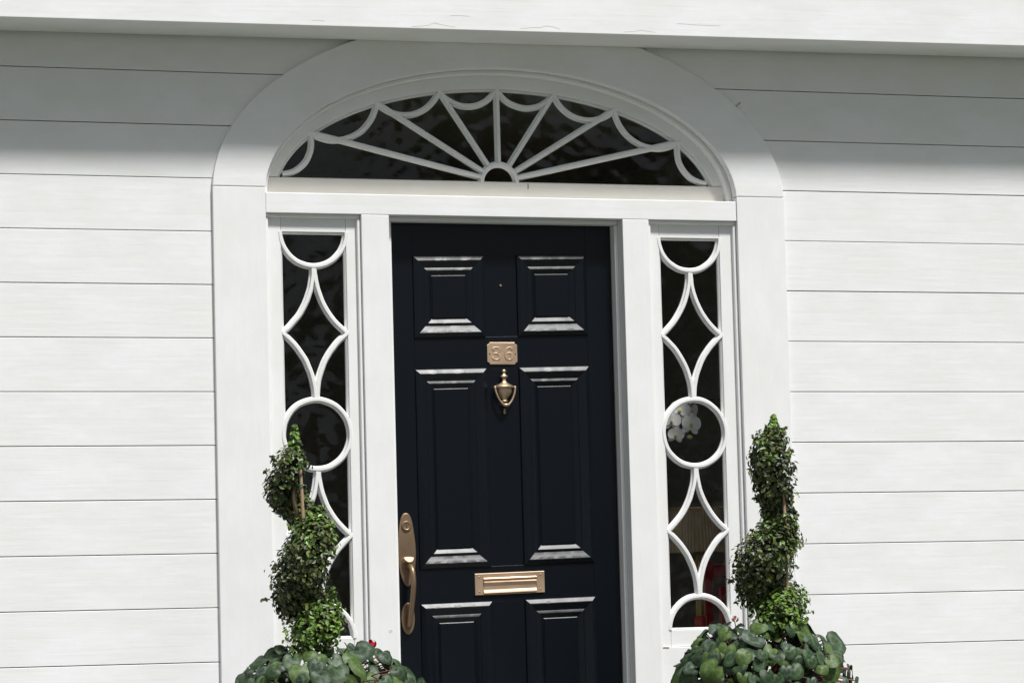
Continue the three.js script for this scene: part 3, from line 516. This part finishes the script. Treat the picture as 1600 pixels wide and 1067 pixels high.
function planter(x, z, label) {
  const p = thing('planter', label, 'planter', [x, 0, z], 'planters beside the door');
  mesh('bowl', lathe([[0, 0], [0.17, 0], [0.18, 0.02], [0.12, 0.05], [0.11, 0.09], [0.20, 0.15], [0.25, 0.24], [0.265, 0.34], [0.24, 0.34], [0.23, 0.30], [0, 0.30]], 40), planterM, p);
  mesh('rim', new THREE.TorusGeometry(0.262, 0.016, 10, 40).rotateX(Math.PI / 2).translate(0, 0.342, 0), planterM, p);
  mesh('soil', new THREE.SphereGeometry(0.232, 28, 10, 0, Math.PI * 2, 0, Math.PI / 2).scale(1, 0.3, 1).translate(0, 0.302, 0), soilM, p);
}
function cyclamen(x, z, seed, label, dome, count, flowers) {
  const r = rng(seed), c = thing('cyclamen', label, 'plant', [x, 0.36, z], 'cyclamen under the topiaries');
  const up = new THREE.Vector3(0, 1, 0);
  const kept = []; let tries = 0;
  while (kept.length < count && tries++ < count * 60) {
    const a = r() * 2 * Math.PI, q = Math.acos(1 - r() * 1.12), lay = r() < 0.38 ? 0.66 + r() * 0.22 : 0.96 + r() * 0.12;
    if (q < 0.32) continue;                                        // the topiary stands in the middle
    const d = new THREE.Vector3(Math.sin(q) * Math.cos(a), Math.cos(q), Math.sin(q) * Math.sin(a));
    if (d.z < -0.55 && r() < 0.7) continue;
    const pos = new THREE.Vector3(d.x * dome[0], d.y * dome[1], d.z * dome[2]).multiplyScalar(lay); pos.x += (d.x > 0 ? dome[3] : dome[4]) * Math.abs(d.x);
    if (kept.some(k => k.distanceTo(pos) < 0.027)) continue;
    kept.push(pos);
    const n = new THREE.Vector3(d.x / dome[0], d.y / dome[1] * 0.8, d.z / dome[2]).normalize().multiplyScalar(0.6).add(new THREE.Vector3((r() - 0.5) * 0.9, 0.12 + (r() - 0.5) * 0.6, 0.32 + (r() - 0.5) * 0.7)).normalize();
    const tip = new THREE.Vector3(d.x + (r() - 0.5) * 0.9, -0.55 + (r() - 0.5) * 0.5, d.z + (r() - 0.5) * 0.9); tip.sub(n.clone().multiplyScalar(tip.dot(n))).normalize();
    const sx = new THREE.Vector3().crossVectors(tip, n).normalize(), m = new THREE.Matrix4().makeBasis(sx, tip, n);
    const o = mesh('leaf', leafGs[Math.floor(r() * 6)], leafMs[Math.floor(r() * 4)], c), s = 0.026 + r() * r() * 0.034;
    o.quaternion.setFromRotationMatrix(m); o.position.copy(pos); o.scale.set(s, s * (0.92 + r() * 0.2), s);
    const st = pos.clone().addScaledVector(tip, -s * 0.35).addScaledVector(n, -0.004), root = new THREE.Vector3(d.x * 0.10, -0.02, d.z * 0.10), mid = st.clone().lerp(root, 0.45); mid.y += 0.035;
    mesh('stalk', tube([root.toArray(), mid.toArray(), st.toArray()], 0.0023, 5, 4), stemM, c);
  }
  for (const [fx, fy, fz, mat, sc] of flowers) {
    const f = new THREE.Group(); f.name = 'flower'; f.position.set(fx, fy, fz); f.rotation.set(0.3, r() * 3, 0.35); f.scale.setScalar(sc); c.add(f);
    for (let i = 0; i < 5; i++) { const g = new THREE.PlaneGeometry(0.020, 0.034, 3, 4), p = g.attributes.position; for (let k = 0; k < p.count; k++) { const t = (p.getY(k) + 0.017) / 0.034, w = Math.sin(Math.PI * (0.18 + 0.72 * t)); p.setXYZ(k, p.getX(k) * w, t * 0.032, 0.008 + 0.010 * Math.sin(t * 2.6) + 0.25 * Math.abs(p.getX(k))); } g.computeVertexNormals(); const m = mesh('petal', g, mat, f); m.rotation.y = i * 2 * Math.PI / 5; }
    mesh('flower_stalk', tube([[fx * 0.3, 0, fz * 0.3], [fx * 0.8, fy * 0.7, fz * 0.9], [fx, fy, fz]], 0.002, 8, 5), stemM, c);
  }
}
// box leaves: small folded ovals, thousands to a plant
function leafCloud(spots, r, cols) {
  const V = [], C = [], col = new THREE.Color();
  const q = new THREE.Quaternion(), e = new THREE.Euler(), P = [[0, -0.5, 0], [0.27, -0.12, 0.07], [0.24, 0.22, 0.07], [0, 0.5, -0.03], [-0.24, 0.22, 0.07], [-0.27, -0.12, 0.07]].map(p => new THREE.Vector3(...p));
  for (const s of spots) {
    q.setFromUnitVectors(new THREE.Vector3(0, 0, 1), s.n); const q2 = new THREE.Quaternion().setFromAxisAngle(new THREE.Vector3(0, 0, 1), r() * 6.283); q.multiply(q2);
    const w = P.map(p => p.clone().multiplyScalar(s.s).applyQuaternion(q).add(s.p)), c = cols[Math.floor(r() * cols.length)], b = 0.75 + r() * 0.5;
    for (const [i, j, k] of [[0, 1, 3], [1, 2, 3], [0, 3, 5], [5, 3, 4]]) { V.push(...w[i].toArray(), ...w[j].toArray(), ...w[k].toArray()); for (let t = 0; t < 3; t++) C.push(c[0] * b, c[1] * b, c[2] * b); }
  }
  const g = new THREE.BufferGeometry(); g.setAttribute('position', new THREE.BufferAttribute(new Float32Array(V), 3)); g.setAttribute('color', new THREE.BufferAttribute(new Float32Array(C), 3)); g.computeVertexNormals(); return g;
}
const boxLeaf = new THREE.MeshPhysicalMaterial({ vertexColors: true, roughness: 0.42, side: THREE.DoubleSide, transmission: 0.18, thickness: 0, specularIntensity: 0.8 });
const bark = new THREE.MeshStandardMaterial({ map: groundTex([0.30, 0.25, 0.18], [0.45, 0.38, 0.28], 12), roughness: 0.9 }), cane = new THREE.MeshStandardMaterial({ map: groundTex([0.60, 0.50, 0.40], [0.74, 0.64, 0.52], 8), roughness: 0.7 }), tieM = new THREE.MeshStandardMaterial({ color: new THREE.Color(0.02, 0.16, 0.10), roughness: 0.5 });
const OLD = [[0.032, 0.050, 0.016], [0.042, 0.062, 0.020], [0.055, 0.078, 0.022], [0.026, 0.042, 0.015], [0.105, 0.120, 0.030], [0.075, 0.095, 0.03], [0.13, 0.14, 0.04]], NEW = [[0.13, 0.24, 0.028], [0.10, 0.19, 0.025], [0.18, 0.30, 0.045], [0.075, 0.13, 0.022]];
function topiary(x, z, seed, label, lobes, tip, stake, dx) {
  const sft = p => [p[0] + dx, 0.54 + (p[1] - 0.54) * 0.98, p[2] + 0.25, ...p.slice(3)];
  lobes = lobes.map(sft); tip.x += dx; tip.z += 0.25; tip.y0 -= 0.014; tip.y1 -= 0.016; stake = { stem: stake.stem.map(sft), cane: stake.cane.map(sft), tie: sft(stake.tie) };
  const r = rng(seed), t = thing('spiral_topiary', label, 'topiary', [x, 0.36, z], 'spiral box topiaries'), old = [], young = [];
  // lobes: a run of leaf clumps wound round the stem, [x, y, z, radius, share of new leaves]
  for (let i = 0; i < lobes.length - 1; i++) {
    const A = lobes[i], B = lobes[i + 1], len = Math.hypot(B[0] - A[0], B[1] - A[1], B[2] - A[2]), n = Math.round(len * 8800 * ((A[3] + B[3]) / 2) / 0.07);
    for (let k = 0; k < n; k++) {
      const f = r(), L = A.map((v, j) => v + (B[j] - v) * f), d = new THREE.Vector3(r() * 2 - 1, r() * 2 - 1, r() * 2 - 1).normalize();
      const bumpy = 0.72 + 0.52 * vn2(8 + L[1] * 34 + d.x * 2.3, 8 + d.y * 2.5 + d.z * 2.1), rad = L[3] * 1.16 * bumpy * Math.pow(0.30 + 0.70 * r(), 0.42);
      const p = new THREE.Vector3(L[0] - x + d.x * rad, L[1] - 0.36 + d.y * rad * 0.95, L[2] - z + d.z * rad);
      const nn = d.clone().multiplyScalar(0.8).add(new THREE.Vector3(r() - 0.5, r() * 0.9 - 0.1, r() - 0.5)).normalize();
      const nw = r() < 1.35 * L[4] * (0.5 + 1.2 * vn(20 + L[1] * 30, 3 + d.x * 3 + d.z * 3)) && rad > L[3] * 0.8;
      (nw ? young : old).push({ p, n: nn, s: (nw ? 0.0195 : 0.0205) * (0.75 + r() * 0.5) });
    }
  }
  for (let k = 0; k < 46; k++) {                                   // stray shoots beyond the clipped outline
    const L = lobes[1 + Math.floor(r() * (lobes.length - 2))], d = new THREE.Vector3(r() * 2 - 1, r() * 1.5 - 0.5, r() * 1.6 - 0.6).normalize(), o = new THREE.Vector3(L[0] - x, L[1] - 0.36, L[2] - z), ln = L[3] * 1.16 * (1.12 + r() * 0.22);
    for (let q = 0; q < 9; q++) { const f = 0.78 + 0.22 * q / 8; (r() < L[4] + 0.15 ? young : old).push({ p: o.clone().addScaledVector(d, ln * f).add(new THREE.Vector3(r() - 0.5, r() - 0.5, r() - 0.5).multiplyScalar(0.012)), n: new THREE.Vector3(r() - 0.5, r() * 0.8, r() - 0.2).normalize(), s: 0.018 * (0.8 + r() * 0.5) }); }
  }
  for (let k = 0; k < tip.n; k++) { const f = r(), a = r() * 6.283, rad = (1 - f * 0.8) * tip.r * (0.3 + 0.7 * r()); young.push({ p: new THREE.Vector3(tip.x - x + Math.cos(a) * rad, tip.y0 - 0.36 + f * (tip.y1 - tip.y0), tip.z - z + Math.sin(a) * rad), n: new THREE.Vector3(Math.cos(a), 0.8, Math.sin(a) + 0.3).normalize(), s: 0.023 * (0.8 + r() * 0.5) }); }
  const f1 = mesh('foliage', leafCloud(old, r, OLD), boxLeaf, t); f1.userData.kind = 'stuff';
  const f2 = mesh('new_growth', leafCloud(young, r, NEW), boxLeaf, t); f2.userData.kind = 'stuff';
  const spine = stake.stem; mesh('stem', tube(spine.map(p => [p[0] - x, p[1] - 0.36, p[2] - z]), 0.0075, 40, 8), bark, t);
  mesh('cane', tube(stake.cane.map(p => [p[0] - x, p[1] - 0.36, p[2] - z]), 0.0062, 8, 8), cane, t);
  mesh('tie', new THREE.TorusGeometry(0.0105, 0.0025, 6, 14).rotateX(1.45).translate(stake.tie[0] - x, stake.tie[1] - 0.36, stake.tie[2] - z), tieM, t);
  // twigs from the stem out into the clumps
  for (let i = 0; i < lobes.length; i++) { const L = lobes[i]; const sx = spine[0][0] + (spine[spine.length - 1][0] - spine[0][0]) * Math.min(1, Math.max(0, (L[1] - spine[0][1]) / (spine[spine.length - 1][1] - spine[0][1]))); mesh('twig', tube([[sx - x, L[1] - 0.40, spine[0][2] - z], [(sx + L[0]) / 2 - x, L[1] - 0.365, (spine[0][2] + L[2]) / 2 - z], [L[0] - x, L[1] - 0.345, L[2] - z]], 0.0028, 6, 5), bark, t); }
}
const PZ = 0.70, LX = -1.0, RX = 0.665;
planter(LX, PZ, 'dark urn planter under the spiral topiary on the door handle side');
planter(RX, PZ, 'dark urn planter under the spiral topiary farther from the door handle');
cyclamen(LX, PZ, 501, 'marbled grey green cyclamen leaves round the topiary, one red bloom near the door', [0.31, 0.195, 0.28, 0.06, 0.03], 215, [[0.205, 0.183, 0.02, petalM, 0.85]]);
cyclamen(RX, PZ, 502, 'taller mound of cyclamen leaves hiding the corner of the sidelight with the red furniture', [0.34, 0.245, 0.28, 0.03, 0.08], 250, [[-0.075, 0.245, 0.02, pinkM, 0.6]]);
topiary(LX, PZ, 601, 'spiral clipped box topiary with cane and green tie showing, beside the door handle', [
  [-0.985, 1.245, 0.45, 0.030, 0.35], [-0.995, 1.215, 0.46, 0.058, 0.18], [-1.015, 1.175, 0.45, 0.056, 0.10], [-1.028, 1.110, 0.40, 0.056, 0.03], [-0.985, 1.065, 0.36, 0.060, 0.05], [-0.940, 1.035, 0.38, 0.050, 0.12], [-0.925, 0.985, 0.45, 0.060, 0.40],
  [-0.930, 0.935, 0.50, 0.072, 0.35], [-0.970, 0.880, 0.52, 0.084, 0.10], [-0.988, 0.815, 0.48, 0.090, 0.03], [-0.985, 0.755, 0.44, 0.088, 0.02], [-0.960, 0.710, 0.37, 0.075, 0.03], [-0.905, 0.690, 0.42, 0.066, 0.30], [-0.905, 0.650, 0.49, 0.070, 0.50], [-0.945, 0.605, 0.54, 0.080, 0.75], [-0.985, 0.570, 0.50, 0.070, 0.6]],
  { n: 120, x: -0.985, y0: 1.24, y1: 1.345, z: 0.45, r: 0.036 },
  { stem: [[-0.945, 0.34, 0.45], [-0.955, 0.70, 0.44], [-0.97, 0.98, 0.45], [-0.995, 1.07, 0.46], [-0.985, 1.24, 0.45]], cane: [[-0.955, 0.36, 0.47], [-0.968, 0.98, 0.478], [-0.979, 1.185, 0.49]], tie: [-0.976, 1.128, 0.487] }, -0.07);
topiary(RX, PZ, 602, 'spiral clipped box topiary beside the sidelight with the orchid, farther from the door handle', [
  [0.885, 1.300, 0.45, 0.040, 0.35], [0.872, 1.262, 0.46, 0.068, 0.25], [0.850, 1.220, 0.48, 0.075, 0.12], [0.858, 1.170, 0.49, 0.075, 0.03], [0.880, 1.110, 0.46, 0.072, 0.02], [0.905, 1.050, 0.41, 0.060, 0.03], [0.925, 1.00, 0.38, 0.060, 0.10], [0.915, 0.945, 0.43, 0.066, 0.30],
  [0.870, 0.905, 0.49, 0.080, 0.25], [0.815, 0.850, 0.50, 0.092, 0.08], [0.800, 0.795, 0.46, 0.088, 0.03], [0.830, 0.735, 0.40, 0.085, 0.03], [0.900, 0.70, 0.38, 0.085, 0.2], [0.905, 0.665, 0.45, 0.085, 0.7], [0.865, 0.625, 0.52, 0.082, 0.8], [0.82, 0.60, 0.50, 0.07, 0.6]],
  { n: 120, x: 0.89, y0: 1.29, y1: 1.375, z: 0.45, r: 0.036 },
  { stem: [[0.875, 0.34, 0.45], [0.88, 0.75, 0.44], [0.885, 1.29, 0.45]], cane: [[0.90, 0.36, 0.49], [0.905, 0.98, 0.49], [0.90, 1.2, 0.485]], tie: [0.90, 1.15, 0.485] }, -0.109);

/* ---------- trees across the street, mirrored dark in the door and the glass ---------- */
{
  const leafM = new THREE.MeshStandardMaterial({ vertexColors: true, roughness: 0.8, side: THREE.DoubleSide });
  const mk = (seed, label, x, z, h, rx, nc = 24, nl = 75) => {
    const r = rng(seed), t = thing('street_tree', label, 'tree', [x, -1.02, z], 'trees across the street'), sp = [];
    mesh('trunk', lathe([[0.28, 0], [0.2, 0.6], [0.17, h * 0.4], [0.07, h * 0.85], [0, h * 0.9]], 10), bark, t);
    for (let k = 0; k < 6; k++) { const a = k * 1.1, y = h * (0.25 + 0.09 * k); mesh('limb', tube([[0, y, 0], [Math.cos(a) * rx * 0.4, y + 0.5, Math.sin(a) * rx * 0.4], [Math.cos(a) * rx * 0.75, y + 0.9, Math.sin(a) * rx * 0.75]], 0.05, 8, 6), bark, t); }
    const cl = []; for (let k = 0; k < nc; k++) { const a = r() * 6.283, q = Math.pow(r(), 0.5), y = r(), w = Math.sqrt(Math.max(0.1, 1 - Math.pow(y * 1.9 - 0.85, 2))); cl.push([Math.cos(a) * q * rx * w, h * (0.12 + 0.82 * y), Math.sin(a) * q * rx * w, 0.5 + r() * 0.6]); }
    for (const c of cl) for (let k = 0; k < nl; k++) { const d = new THREE.Vector3(r() * 2 - 1, r() * 2 - 1, r() * 2 - 1).normalize(), rad = c[3] * Math.pow(r(), 0.35); sp.push({ p: new THREE.Vector3(c[0] + d.x * rad, c[1] + d.y * rad, c[2] + d.z * rad), n: d.clone().add(new THREE.Vector3(0, 0.5, 0)).normalize(), s: 0.22 + r() * 0.16 }); }
    const f = mesh('crown', leafCloud(sp, r, OLD), leafM, t); f.userData.kind = 'stuff';
  };
  mk(701, 'leafy tree across the street, in line with the doorway', 0.8, 20.0, 9, 2.4);
  mk(702, 'bushy tree across the street, mirrored dark in the door', 7.3, 20.0, 7.8, 2.6, 48, 120);
  mk(703, 'leafy tree across the street, farthest from the doorway axis', 12.2, 20.6, 9.5, 2.6);
}

renderer.render(scene, camera);
